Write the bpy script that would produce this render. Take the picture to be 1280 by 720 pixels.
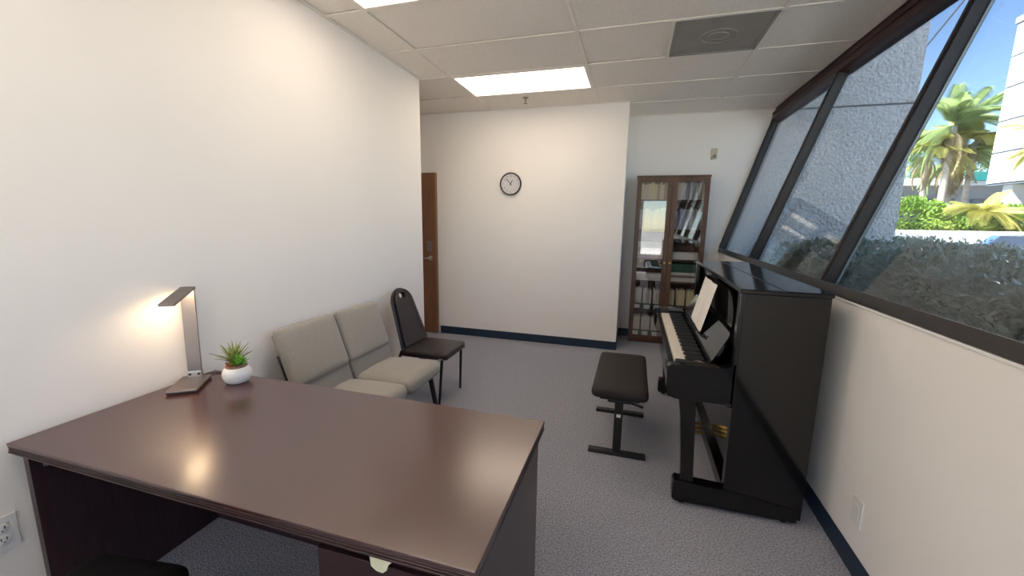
import bpy, bmesh, math, random
import numpy as np
from mathutils import Matrix, Vector

# ------------------------------------------------------------------ camera, world, light
for o in list(bpy.data.objects): bpy.data.objects.remove(o)
SC = bpy.context.scene
COL = SC.collection
RNG = random.Random(7)
R = math.radians

F_PX, YAW, PITCH, ROLL = 509.7, 0.2882, 0.1661, 0.0147
CAM = Vector((1.964, 0.0, 1.478))
cd = bpy.data.cameras.new('camera'); cam = bpy.data.objects.new('camera', cd); COL.objects.link(cam)
cd.sensor_width = 36; cd.lens = F_PX * 36 / 1280; cd.clip_start = 0.02; cd.clip_end = 500
fw = Vector((-math.sin(YAW)*math.cos(PITCH), math.cos(YAW)*math.cos(PITCH), -math.sin(PITCH)))
r0 = Vector((math.cos(YAW), math.sin(YAW), 0)); u0 = r0.cross(fw)
r1 = math.cos(ROLL)*r0 + math.sin(ROLL)*u0; u1 = -math.sin(ROLL)*r0 + math.cos(ROLL)*u0
cam.matrix_world = Matrix(((r1.x, u1.x, -fw.x, CAM.x), (r1.y, u1.y, -fw.y, CAM.y), (r1.z, u1.z, -fw.z, CAM.z), (0, 0, 0, 1)))
SC.camera = cam

SUN_DIR = Vector((-0.66, -0.26, 0.86)).normalized()      # towards the sun, behind the building
world = bpy.data.worlds.new('sky'); SC.world = world; world.use_nodes = True
wn = world.node_tree.nodes; wl = world.node_tree.links
sky = wn.new('ShaderNodeTexSky'); sky.sky_type = 'NISHITA'; sky.sun_disc = False
sky.sun_elevation = math.asin(SUN_DIR.z); sky.sun_rotation = math.atan2(SUN_DIR.x, SUN_DIR.y)
sky.dust_density = 0.0; sky.air_density = 0.8; sky.ozone_density = 1.0
wl.new(sky.outputs[0], wn['Background'].inputs['Color'])
wn['Background'].inputs['Strength'].default_value = 0.238
sd = bpy.data.lights.new('sun', 'SUN'); sd.energy = 15.5; sd.angle = R(0.6); sd.color = (1, .95, .86)
so = bpy.data.objects.new('sun', sd); COL.objects.link(so)
so.rotation_euler = SUN_DIR.to_track_quat('Z', 'Y').to_euler()
SC.view_settings.view_transform = 'Standard'; SC.view_settings.look = 'None'
SC.cycles.max_bounces = 16; SC.cycles.diffuse_bounces = 10
SC.view_settings.gamma = 1; SC.view_settings.use_curve_mapping = False
SC.view_settings.exposure = 1.18
PANEL_W = 2.55            # ceiling panel emission
GLASS_T = (0.69, 0.73, 0.76)   # tint per glass surface (a pane has two)

# ------------------------------------------------------------------ materials
MATS = {}
def mat(name, col, rough=.5, metal=0, noise=None, bump=None, coat=0, sheen=0, spec=.5, emit=None, trans=0, col2=None, stretch=None):
    m = bpy.data.materials.new(name); m.use_nodes = True
    nt = m.node_tree; b = nt.nodes['Principled BSDF']; L = nt.links
    c = (*col, 1)
    b.inputs['Base Color'].default_value = c; b.inputs['Roughness'].default_value = rough
    b.inputs['Metallic'].default_value = metal; b.inputs['Coat Weight'].default_value = coat
    b.inputs['Coat Roughness'].default_value = .06
    b.inputs['Sheen Weight'].default_value = sheen; b.inputs['Specular IOR Level'].default_value = spec
    if emit:
        b.inputs['Emission Color'].default_value = (*emit[0], 1); b.inputs['Emission Strength'].default_value = emit[1]
    if noise or bump:
        tc = nt.nodes.new('ShaderNodeTexCoord'); mp = nt.nodes.new('ShaderNodeMapping')
        L.new(tc.outputs['Object'], mp.inputs['Vector'])
        if stretch: mp.inputs['Scale'].default_value = stretch
    if noise:
        n = nt.nodes.new('ShaderNodeTexNoise'); n.inputs['Scale'].default_value = noise[0]; n.inputs['Detail'].default_value = 4
        L.new(mp.outputs[0], n.inputs['Vector'])
        rp = nt.nodes.new('ShaderNodeValToRGB'); a = noise[1]
        c2 = col2 or tuple(min(1, x*(1+a)) for x in col)
        rp.color_ramp.elements[0].position = .32; rp.color_ramp.elements[1].position = .68
        rp.color_ramp.elements[0].color = (*[x*(1-a) for x in col], 1) if not col2 else c
        rp.color_ramp.elements[1].color = (*c2, 1)
        L.new(n.outputs['Fac'], rp.inputs[0]); L.new(rp.outputs[0], b.inputs['Base Color'])
    if bump:
        n2 = nt.nodes.new('ShaderNodeTexNoise'); n2.inputs['Scale'].default_value = bump[0]; n2.inputs['Detail'].default_value = 3
        L.new(mp.outputs[0], n2.inputs['Vector'])
        bp = nt.nodes.new('ShaderNodeBump'); bp.inputs['Strength'].default_value = bump[1]
        bp.inputs['Distance'].default_value = bump[2] if len(bump) > 2 else .01
        L.new(n2.outputs['Fac'], bp.inputs['Height']); L.new(bp.outputs[0], b.inputs['Normal'])
    if trans:
        t = nt.nodes.new('ShaderNodeBsdfTranslucent'); t.inputs[0].default_value = c
        mx = nt.nodes.new('ShaderNodeMixShader'); mx.inputs[0].default_value = trans
        out = nt.nodes['Material Output']
        L.new(b.outputs[0], mx.inputs[1]); L.new(t.outputs[0], mx.inputs[2]); L.new(mx.outputs[0], out.inputs[0])
    MATS[name] = m
    return m
def glass(name, tint, rough=0.0, f0=.04):
    m = bpy.data.materials.new(name); m.use_nodes = True; nt = m.node_tree; L = nt.links
    nt.nodes.remove(nt.nodes['Principled BSDF'])
    t = nt.nodes.new('ShaderNodeBsdfTransparent'); t.inputs[0].default_value = (*tint, 1)
    g = nt.nodes.new('ShaderNodeBsdfGlossy'); g.inputs['Roughness'].default_value = rough
    lw = nt.nodes.new('ShaderNodeLayerWeight'); lw.inputs[0].default_value = .5
    pw = nt.nodes.new('ShaderNodeMath'); pw.operation = 'POWER'; pw.inputs[1].default_value = 5
    ma = nt.nodes.new('ShaderNodeMath'); ma.operation = 'MULTIPLY_ADD'; ma.inputs[1].default_value = 1-f0; ma.inputs[2].default_value = f0
    mx = nt.nodes.new('ShaderNodeMixShader')
    L.new(lw.outputs['Facing'], pw.inputs[0]); L.new(pw.outputs[0], ma.inputs[0]); L.new(ma.outputs[0], mx.inputs[0])
    L.new(t.outputs[0], mx.inputs[1]); L.new(g.outputs[0], mx.inputs[2]); L.new(mx.outputs[0], nt.nodes['Material Output'].inputs[0])
    MATS[name] = m; return m

mat('wall', (.885, .85, .805), .75, noise=(1.3, .015), bump=(160, .05, .002))
mat('ceiling_tile', (.87, .80, .72), .9, noise=(90, .06), bump=(120, .25, .004))
mat('grid', (.84, .78, .70), .5)
mat('carpet', (.160, .163, .203), .95, noise=(120, .0), col2=(.48, .49, .56), bump=(130, 1.0, .012), sheen=.2)
mat('navy', (.010, .027, .055), .45, bump=(30, .05))
mat('mahogany', (.058, .016, .014), .235, noise=(5, .16), stretch=(1, 9, 9), spec=1.0)
mat('mahogany_edge', (.028, .010, .011), .35, noise=(9, .3))
mat('desk_panel', (.036, .018, .022), .30, noise=(6, .25), stretch=(12, 12, 1))
mat('black_lacquer', (.005, .0048, .005), .08, coat=0, bump=(9, .015, .002))
mat('black_satin', (.012, .012, .014), .35, bump=(20, .02))
mat('black_metal', (.010, .010, .011), .4, metal=0, bump=(60, .02))
mat('black_fabric', (.022, .0165, .016), .7, bump=(300, .3, .003), spec=.35)
mat('chair_black', (.003, .003, .0035), .7, bump=(300, .3, .003), spec=.15)
mat('ivory', (.78, .74, .64), .3, bump=(40, .01))
mat('ebony', (.010, .010, .010), .4, bump=(40, .01))
mat('brass', (.55, .37, .12), .3, metal=1, bump=(40, .02))
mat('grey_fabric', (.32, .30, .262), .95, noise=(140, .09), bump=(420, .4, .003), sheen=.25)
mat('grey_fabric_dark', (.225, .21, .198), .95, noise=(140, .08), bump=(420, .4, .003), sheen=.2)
mat('brown_vinyl', (.018, .011, .013), .33, noise=(12, .2), bump=(90, .12, .002))
mat('brown_welt', (.055, .040, .040), .3, bump=(60, .05))
mat('frame_brown_black', (.013, .010, .010), .35, bump=(60, .02))
mat('walnut', (.105, .048, .026), .42, noise=(5, .3), stretch=(10, 10, 1), bump=(70, .04, .002))
mat('walnut_inside', (.085, .042, .026), .55, noise=(5, .25), stretch=(1, 10, 10), bump=(70, .04, .002))
mat('door_wood', (.20, .088, .042), .45, noise=(4, .2), stretch=(14, 14, .8), bump=(90, .03, .002))
mat('door_edge', (.26, .135, .06), .5, noise=(6, .15), stretch=(1, 1, .3))
mat('steel', (.62, .60, .57), .28, metal=1, bump=(80, .02))
mat('dark_plate', (.23, .20, .18), .4, metal=.6, bump=(80, .02))
mat('white_plastic', (.80, .79, .77), .35, bump=(60, .01))
mat('beige_plastic', (.58, .52, .36), .4, bump=(60, .01))
mat('slot', (.04, .04, .04), .6, bump=(60, .01))
mat('lamp_metal', (.215, .180, .165), .36, metal=.75, bump=(150, .03))
mat('lamp_silver', (.60, .57, .55), .3, metal=.9, bump=(150, .02))
mat('led_warm', (1, .85, .65), .5, emit=((1, .73, .45), 14))
mat('pot', (.82, .81, .80), .3, coat=.3, bump=(60, .01))
mat('leaf_green', (.20, .50, .05), .45, noise=(30, .3), trans=.15)
mat('leaf_olive', (.24, .30, .07), .5, noise=(30, .3), trans=.15)
mat('leaf_red', (.46, .10, .06), .5, noise=(40, .2))
mat('soil', (.30, .17, .11), .9, noise=(60, .3), bump=(80, .5))
mat('paper', (.80, .775, .72), .8, noise=(6, .02), bump=(30, .01))
mat('cream_paper', (.70, .66, .46), .8, noise=(8, .04))
mat('clock_face', (.86, .80, .80), .5, noise=(3, .01))
mat('clock_rim', (.040, .028, .028), .35, bump=(60, .01))
mat('ink', (.03, .025, .03), .6, bump=(60, .01))
mat('window_frame', (.022, .018, .018), .38, noise=(8, .2), bump=(60, .03))
mat('window_head', (.045, .018, .018), .42, noise=(8, .2), bump=(60, .03))
mat('bead', (.42, .43, .40), .4, metal=.3, bump=(60, .02))
mat('vent_metal', (.30, .275, .245), .6, noise=(5, .08), bump=(60, .02))
mat('stucco', (.82, .80, .77), .95, noise=(38, .16), bump=(34, 1.0, .05))
mat('joint', (.16, .18, .20), .95, noise=(20, .1))
mat('ext_white', (.82, .82, .80), .8, noise=(2, .02), bump=(40, .05))
mat('ext_grey', (.30, .30, .30), .8, noise=(3, .1))
mat('roof_dark', (.20, .19, .18), .9, noise=(3, .1))
mat('teal', (.03, .28, .26), .6, noise=(3, .1))
mat('asphalt', (.34, .335, .33), .95, noise=(14, .15), bump=(60, .2))
mat('pavement', (.62, .61, .58), .9, noise=(3, .06), bump=(50, .1))
mat('hedge_leaf', (.17, .24, .15), .27, noise=(3.5, .45), col2=(.50, .55, .44), trans=.1, spec=.9)
mat('hedge_core', (.045, .058, .040), .9, noise=(9, .4))
mat('shrub_leaf', (.16, .30, .035), .5, noise=(1.3, .3), col2=(.38, .50, .07), trans=.25)
mat('tree_leaf', (.10, .19, .05), .55, noise=(.8, .3), col2=(.24, .34, .10), trans=.2)
mat('palm_green', (.34, .43, .17), .5, noise=(1.1, .25), trans=.25)
mat('palm_yellow', (.56, .53, .15), .5, noise=(1.1, .2), trans=.25)
mat('palm_dry', (.42, .33, .18), .9, noise=(2, .25), trans=.1)
mat('palm_trunk', (.48, .42, .34), .9, noise=(3, .2), stretch=(1, 1, 8), bump=(8, .5))
mat('trunk', (.13, .10, .07), .9, noise=(5, .3), bump=(20, .5))
mat('car_paint', (.08, .16, .36), .2, coat=.8, bump=(5, .0))
mat('car_glass', (.03, .04, .06), .05, coat=.5, bump=(5, .0))
mat('tyre', (.02, .02, .02), .8, bump=(30, .2))
glass('window_glass', GLASS_T, f0=.055)
glass('cabinet_glass', (.97, .975, .97), f0=.12)
glass('clear_glass', (.95, .96, .96))
for i, c in enumerate([(.62, .55, .42), (.50, .40, .26), (.70, .66, .58), (.40, .30, .20), (.55, .50, .38), (.30, .24, .22), (.66, .58, .30), (.36, .38, .52), (.60, .60, .63)]):
    mat('book_%d' % i, c, .65, noise=(40, .1))
mat('book_green', (.03, .10, .07), .5, noise=(30, .1)); mat('box_green', (.05, .085, .075), .6, noise=(30, .1))
mat('mag_white', (.74, .70, .68), .6, noise=(60, .12)); mat('mag_mauve', (.52, .42, .44), .6, noise=(60, .15)); mat('mag_yellow', (.74, .66, .42), .6, noise=(60, .12))

MATS['mahogany'].node_tree.nodes['Principled BSDF'].inputs['IOR'].default_value = 1.68

# ------------------------------------------------------------------ mesh helpers
class MB:
    def __init__(s): s.bm = bmesh.new(); s.wn = False
    def box(s, lo, hi, bev=0, seg=2, M=None):
        lo = Vector(lo); hi = Vector(hi); c = (lo+hi)/2; d = hi-lo
        T = Matrix.Translation(c) @ Matrix.Diagonal((d.x, d.y, d.z, 1))
        g = bmesh.ops.create_cube(s.bm, size=1, matrix=T); vs = g['verts']
        if bev > 0:
            s.wn = True
            es = list({e for v in vs for e in v.link_edges})
            r = bmesh.ops.bevel(s.bm, geom=es, offset=min(bev, min(d)*.49), segments=seg, affect='EDGES', profile=.5)
            vs = list({v for f in r['faces'] for v in f.verts} | {v for v in vs if v.is_valid})
        if M is not None: bmesh.ops.transform(s.bm, matrix=M, verts=vs)
        return s
    def mesh(s, verts, faces, M=None):
        vs = [s.bm.verts.new(M @ Vector(v) if M is not None else v) for v in verts]
        for f in faces:
            try: s.bm.faces.new([vs[i] for i in f])
            except ValueError: pass
        return s
    def cushion(s, lo, hi, r, bulge=(0, 0, 0), n=10, M=None):
        lo = Vector(lo); hi = Vector(hi); c = (lo+hi)/2; h = (hi-lo)/2; r = min(r, min(h)*.98)
        idx = {}; V = []; Fc = []
        def vid(i, j, k):
            if (i, j, k) in idx: return idx[(i, j, k)]
            t = [2*a/n-1 for a in (i, j, k)]
            q = Vector([math.sin(a*math.pi/2)*.55+a*.45 for a in t])
            p = Vector([q[m]*h[m] for m in range(3)])
            inner = Vector([max(-(h[m]-r), min(h[m]-r, p[m])) for m in range(3)])
            d = p-inner
            if d.length > 1e-9: p = inner + d.normalized()*r
            for m in range(3):
                o = [x for x in range(3) if x != m]
                p[m] += bulge[m]*q[m]*(1-q[o[0]]**2)*(1-q[o[1]]**2)
            idx[(i, j, k)] = len(V); V.append(p+c); return idx[(i, j, k)]
        for a in range(n):
            for b in range(n):
                for k in (0, n):
                    for f in ([(a, b, k), (a+1, b, k), (a+1, b+1, k), (a, b+1, k)], [(a, k, b), (a+1, k, b), (a+1, k, b+1), (a, k, b+1)], [(k, a, b), (k, a+1, b), (k, a+1, b+1), (k, a, b+1)]):
                        Fc.append([vid(*q) for q in f])
        return s.mesh(V, Fc, M)
    def cyl(s, p0, p1, ra, rb=None, n=16, M=None):
        p0 = Vector(p0); p1 = Vector(p1); rb = ra if rb is None else rb; d = p1-p0
        T = Matrix.Translation((p0+p1)/2) @ d.to_track_quat('Z', 'Y').to_matrix().to_4x4()
        if M is not None: T = M @ T
        bmesh.ops.create_cone(s.bm, cap_ends=True, segments=n, radius1=ra, radius2=max(rb, 1e-5), depth=d.length, matrix=T)
        return s
    def tube(s, pts, r, n=8, closed=False, M=None):
        P = [Vector(p) for p in pts]
        if M is not None: P = [M @ p for p in P]
        m = len(P); rings = []; up = None
        for i in range(m):
            a = P[(i-1) % m] if (closed or i > 0) else P[i]; b = P[(i+1) % m] if (closed or i < m-1) else P[i]
            t = (b-a).normalized()
            if up is None:
                up = t.orthogonal().normalized()
            up = (up-t*up.dot(t)).normalized(); w = t.cross(up)
            rr = r[i] if isinstance(r, (list, tuple)) else r
            rings.append([s.bm.verts.new(P[i]+rr*(math.cos(2*math.pi*k/n)*up+math.sin(2*math.pi*k/n)*w)) for k in range(n)])
        for i in range(m if closed else m-1):
            A = rings[i]; B = rings[(i+1) % m]
            for k in range(n): s.bm.faces.new([A[k], A[(k+1) % n], B[(k+1) % n], B[k]])
        if not closed: s.bm.faces.new(rings[0][::-1]); s.bm.faces.new(rings[-1])
        return s
    def lathe(s, prof, n=32, c=(0, 0, 0), fn=None, M=None):
        V = []; Fc = []; m = len(prof)
        for i, (r, z) in enumerate(prof):
            for k in range(n):
                a = 2*math.pi*k/n; rr = r*(fn(i, k) if fn else 1)
                V.append((c[0]+rr*math.cos(a), c[1]+rr*math.sin(a), c[2]+z))
        for i in range(m-1):
            for k in range(n): Fc.append((i*n+k, i*n+(k+1) % n, (i+1)*n+(k+1) % n, (i+1)*n+k))
        Fc.append(tuple(range(n))[::-1]); Fc.append(tuple((m-1)*n+k for k in range(n)))
        return s.mesh(V, Fc, M)
    def prism(s, pts, ext, M=None):
        """pts: 3D outline (planar), ext: vector"""
        n = len(pts); e = Vector(ext); V = [Vector(p) for p in pts]+[Vector(p)+e for p in pts]
        return s.mesh(V, [tuple(range(n))[::-1], tuple(range(n, 2*n))]+[(i, (i+1) % n, n+(i+1) % n, n+i) for i in range(n)], M)
    def plate(s, outer, holes, ext, M=None):
        """outline with holes, triangulated then extruded"""
        e = Vector(ext); bm = bmesh.new(); edges = []
        for lp in [outer]+holes:
            vs = [bm.verts.new(p) for p in lp]
            edges += [bm.edges.new((vs[i], vs[(i+1) % len(vs)])) for i in range(len(vs))]
        bmesh.ops.triangle_fill(bm, use_beauty=True, edges=edges)
        g = bmesh.ops.extrude_face_region(bm, geom=bm.faces[:])
        bmesh.ops.translate(bm, vec=e, verts=[v for v in g['geom'] if isinstance(v, bmesh.types.BMVert)])
        bm.verts.index_update()
        s.mesh([v.co.copy() for v in bm.verts], [[v.index for v in f.verts] for f in bm.faces], M); bm.free()
        return s
    def data(s, name, m, smooth=None):
        bmesh.ops.recalc_face_normals(s.bm, faces=s.bm.faces[:])
        me = bpy.data.meshes.new(name); s.bm.to_mesh(me); s.bm.free()
        me.materials.append(MATS[m])
        if smooth is not None:
            me.polygons.foreach_set('use_smooth', [True]*len(me.polygons))
            me.set_sharp_from_angle(angle=R(smooth))
        return me
    def ob(s, name, m, parent=None, smooth=35):
        o = link(name, s.data(name, m, smooth), parent)
        if s.wn and smooth is not None:
            w = o.modifiers.new('weighted_normal', 'WEIGHTED_NORMAL'); w.keep_sharp = True; w.weight = 100
        return o
def link(name, data, parent=None, M=None):
    o = bpy.data.objects.new(name, data); COL.objects.link(o)
    if parent is not None: o.parent = parent
    if M is not None: o.matrix_local = M
    return o
def tag(o, label, cat, group=None):
    o['label'] = label; o['category'] = cat
    if group: o['group'] = group
    return o
def thing(name, label, cat, loc=(0, 0, 0), rz=0, group=None):
    o = bpy.data.objects.new(name, None); COL.objects.link(o); o.empty_display_size = .1
    o.location = loc; o.rotation_euler = (0, 0, rz)
    return tag(o, label, cat, group)
def struct(o, label=None, cat=None):
    o['kind'] = 'structure'
    if label: o['label'] = label
    if cat: o['category'] = cat
    return o
def sempty(name, label, cat, loc=(0, 0, 0)):
    o = bpy.data.objects.new(name, None); COL.objects.link(o); o.location = loc; o.empty_display_size = .1
    return struct(o, label, cat)
def leaves_mesh(name, P, D, L, Wd, m, fold=.25):
    """many small pointed leaves: P positions, D directions, L lengths, Wd widths (numpy)"""
    n = len(P); D = D/np.linalg.norm(D, axis=1)[:, None]
    rnd = np.random.RandomState(n).normal(size=(n, 3)); S = np.cross(D, rnd); S /= np.linalg.norm(S, axis=1)[:, None]; N = np.cross(S, D)
    L = L[:, None]; Wd = Wd[:, None]
    a = P; b = P+D*L*.5+S*Wd*.5+N*Wd*fold; c = P+D*L-N*Wd*.2; e = P+D*L*.5-S*Wd*.5+N*Wd*fold
    V = np.stack([a, b, c, e], 1).reshape(-1, 3)
    me = bpy.data.meshes.new(name)
    me.vertices.add(4*n); me.vertices.foreach_set('co', V.ravel())
    idx = np.arange(4*n).reshape(n, 4); tri = np.stack([idx[:, [0, 1, 2]], idx[:, [0, 2, 3]]], 1).reshape(-1)
    me.loops.add(6*n); me.loops.foreach_set('vertex_index', tri)
    me.polygons.add(2*n); me.polygons.foreach_set('loop_start', np.arange(0, 6*n, 3)); 
    me.update(calc_edges=True); me.validate(); me.materials.append(MATS[m])
    return me

# ------------------------------------------------------------------ room dimensions (metres)
T = .6096
H = 2.724; D1 = 4.7145; D2 = 5.389; XB = 1.828; W = 2.946; SILL = 1.13; WT = 3.40; LC = 3.555
YN = -2.6; XL = -1.45                   # wall behind the camera, wall left of the door
L1 = .29; L2 = L1+2*T; L3 = L1+4*T; R0 = 2.969
def wx(z): return W+(z-SILL)*(WT-W)/(H-SILL)
WN = Vector((H-SILL, 0, -(WT-W))).normalized()    # outward normal of the leaning glass
WU = Vector((WT-W, 0, H-SILL)).normalized()

# ------------------------------------------------------------------ shell
fl = MB().box((XL-.2, YN-.2, -.12), (W+.15, D2+.2, 0)).ob('floor', 'carpet'); struct(fl, 'blue grey loop pile carpet over the whole floor', 'floor')
wl_ = MB().box((-.14, YN, 0), (0, LC, H+.02)).ob('wall_left', 'wall'); struct(wl_, 'long white wall behind the desk and the grey chairs', 'wall')
o = MB().box((XL, LC-.14, 0), (-.14, LC, H+.02)).ob('wall_alcove_front', 'wall'); struct(o, 'white wall closing the door alcove', 'wall')
o = MB().box((XL-.14, LC-.14, 0), (XL, D1, H+.02)).ob('wall_alcove_left', 'wall'); struct(o, 'white side wall of the door alcove', 'wall')
o = MB().box((XL-.14, D1, 0), (XB, D2+.14, H+.02)).ob('wall_back', 'wall'); struct(o, 'white wall with the round clock', 'wall')
yb = D2
pts = [(XB, yb, 0), (W+.14, yb, 0), (W+.14, yb, SILL-.02), (WT+.16, yb, H+.02), (XB, yb, H+.02)]
o = MB().prism(pts, (0, .14, 0)).ob('wall_niche', 'wall'); struct(o, 'white wall behind the glazed bookcase', 'wall')
o = MB().box((W, YN, 0), (W+.14, D2, SILL)).ob('wall_right', 'wall'); struct(o, 'white low wall under the leaning windows', 'wall')
# wall behind the camera: wide window added for daylight fill, plus narrow window
holes = [(.12, 1.72, .12, 2.50), (2.12, 2.86, .47, 2.12)]
m_ = MB()
m_.plate([(XL, YN, 0), (W+.14, YN, 0), (W+.14, YN, SILL), (WT+.16, YN, H+.02), (XL, YN, H+.02)], [[(a, YN, c), (b, YN, c), (b, YN, d), (a, YN, d)] for a, b, c, d in holes], (0, -.14, 0))
struct(m_.ob('wall_front', 'wall', None, None), 'white wall opposite the clock wall', 'wall')
for k, (xa, xb_, za, zb) in enumerate(holes):
    w2 = sempty('window_%d' % (k+2), ('added wide daylight fill window' if k == 0 else 'narrow window')+' in the wall opposite the clock', 'window', (xa, YN-.1, za))
    m_ = MB(); a, b = xb_-xa, zb-za
    for lo, hi in (((0, 0, 0), (.04, .06, b)), ((a-.04, 0, 0), (a, .06, b)), ((0, 0, 0), (a, .06, .04)), ((0, 0, b-.04), (a, .06, b))): m_.box(lo, hi)
    m_.ob('window_frame', 'white_plastic', w2); MB().box((.03, .027, .03), (a-.03, .033, b-.03)).ob('pane', 'clear_glass', w2, None)
    if k == 0: MB().box((a/2-.02, .0, .03), (a/2+.02, .06, b-.03)).ob('mullion', 'white_plastic', w2)

# baseboards (navy cove base)
def base(name, lo, hi): struct(MB().box(lo, hi, .003).ob(name, 'navy'), 'dark navy vinyl cove base', 'baseboard')
bh, bt = .098, .008
base('baseboard_back', (-.40, D1-bt, 0), (XB+bt, D1, bh)); base('baseboard_return', (XB, D1-bt, 0), (XB+bt, D2, bh))
base('baseboard_niche', (XB, D2-bt, 0), (W, D2, bh)); base('baseboard_right', (W-bt, YN, 0), (W, D2, bh))
base('baseboard_left', (0, YN, 0), (bt, LC, bh)); base('baseboard_front', (0, YN, 0), (W, YN+bt, bh))

# ceiling: slab, tiles one by one, grid bars
ce = MB().box((XL-.14, YN-.14, H+.02), (WT+.16, D2+.14, H+.12)).ob('ceiling', 'ceiling_tile'); struct(ce, 'suspended ceiling of beige tiles in a metal grid', 'ceiling')
rows = [R0+T*k for k in range(-9, 5)]
ys = [YN]+[y for y in rows if YN+.05 < y < D2-.05]+[D2]
cols = [XL, L1-2*T, L1, L2, L3, WT-.03]
lights_at = {(L1, round(R0+T, 3)), (L1, round(R0-2*T, 3)), (L1, round(R0-5*T, 3)), (L1, round(R0-8*T, 3))}
def tile(x0, x1, y0, y1):
    g = .013; dz = RNG.uniform(.002, .008); tz = [RNG.uniform(-.0015, .0015) for _ in range(4)]
    lo = (x0+g, y0+g); hi = (x1-g, y1-g)
    z = H+dz
    vs = [(lo[0], lo[1], z+tz[0]), (hi[0], lo[1], z+tz[1]), (hi[0], hi[1], z+tz[2]), (lo[0], hi[1], z+tz[3])]
    vs += [(a, b, H+.018) for a, b, c in vs]
    MB().mesh(vs, [(3, 2, 1, 0), (4, 5, 6, 7)]+[(i, (i+1) % 4, 4+(i+1) % 4, 4+i) for i in range(4)]).ob('ceiling_tile', 'ceiling_tile', ce, None)
def bar(lo, hi): MB().box(lo, hi, .001, 1).ob('grid_bar', 'grid', ce, None)
panels = []
for j in range(len(ys)-1):
    y0, y1 = ys[j], ys[j+1]
    for i in range(len(cols)-1):
        x0, x1 = cols[i], cols[i+1]
        if x1 <= XB and y0 > D1-.02: continue
        if x0 < XB and y1 > D1+.01:
            if x1 <= XB: y1c = D1
        if y0 < LC-.1 and x1 <= 0: continue
        if x0 < 0 < x1 and y0 < LC-.4: x0 = 0
        if x1 <= XB and y1 > D1: yy1 = D1
        else: yy1 = y1
        if (x0, round(y0, 3)) in lights_at: panels.append((x0, x1, y0, y1)); continue
        if x0 == L2 and abs(y0-R0) < .01:
            tile(x0, x0+T, y0, y1); vent = (x0+T, x1, y0, y1); bar((x0+T-.012, y0+.012, H-.003), (x0+T+.012, y1-.012, H+.004)); continue
        if y0 > D1-.12 and x0 < XB < x1: tile(XB, x1, y0, y1); continue
        if x0 < 0 and y0 < LC < y1: tile(max(x0, XL), x1, LC, yy1); continue
        tile(x0, x1, y0, yy1)
for x in cols[1:-1]:
    y0 = YN if x > 0 else LC; y1 = D1 if x < XB else D2
    bar((x-.012, y0, H-.003), (x+.012, y1, H+.006))
for y in ys[1:-1]:
    x0 = 0 if y < LC else XL
    if y > D1: x0 = XB
    bar((x0, y-.012, H-.003), (WT-.05, y+.012, H+.005))
# wall angle trim
for lo, hi in (((0, YN, H-.004), (.02, LC, H+.004)), ((XL, D1-.02, H-.004), (XB, D1, H+.004)), ((XB, D1, H-.004), (XB+.02, D2, H+.004)), ((XB, D2-.02, H-.004), (WT, D2, H+.004))): bar(lo, hi)

# troffers
def emit_panel():
    m = bpy.data.materials.new('diffuser'); m.use_nodes = True; nt = m.node_tree; L = nt.links; b = nt.nodes['Principled BSDF']
    tc = nt.nodes.new('ShaderNodeTexCoord'); sx = nt.nodes.new('ShaderNodeSeparateXYZ'); L.new(tc.outputs['Object'], sx.inputs[0])
    mu = nt.nodes.new('ShaderNodeMath'); mu.operation = 'MULTIPLY'; mu.inputs[1].default_value = 2*math.pi/.27; L.new(sx.outputs['Y'], mu.inputs[0])
    co = nt.nodes.new('ShaderNodeMath'); co.operation = 'COSINE'; L.new(mu.outputs[0], co.inputs[0])
    ma = nt.nodes.new('ShaderNodeMath'); ma.operation = 'MULTIPLY_ADD'; ma.inputs[1].default_value = -.22*PANEL_W; ma.inputs[2].default_value = PANEL_W; L.new(co.outputs[0], ma.inputs[0])
    b.inputs['Base Color'].default_value = (.8, .8, .8, 1); b.inputs['Emission Color'].default_value = (1, .82, .65, 1)
    L.new(ma.outputs[0], b.inputs['Emission Strength']); MATS['diffuser'] = m
emit_panel()
places = {round(R0+T, 3): 'next to the clock wall', round(R0-2*T, 3): 'over the grey chairs', round(R0-5*T, 3): 'over the front of the desk', round(R0-8*T, 3): 'added unseen behind the camera for fill light'}  # rearmost panel is unseen, added for more frontal fill light
for x0, x1, y0, y1 in panels:
    cx, cy = (x0+x1)/2, (y0+y1)/2; hx, hy = (x1-x0)/2-.012, (y1-y0)/2-.012
    t = thing('ceiling_light', 'lit rectangular fluorescent ceiling panel '+places[round(y0, 3)], 'ceiling light', (cx, cy, H), 0, 'ceiling light panels')
    m_ = MB(); f = .018
    for lo, hi in (((-hx, -hy, -.004), (hx, -hy+f, .016)), ((-hx, hy-f, -.004), (hx, hy, .016)), ((-hx, -hy+f, -.004), (-hx+f, hy-f, .016)), ((hx-f, -hy+f, -.004), (hx, hy-f, .016))): m_.box(lo, hi, .001, 1)
    m_.ob('frame', 'grid', t, None); MB().box((-hx+f, -hy+f, .002), (hx-f, hy-f, .012)).ob('diffuser', 'diffuser', t, None)
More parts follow.
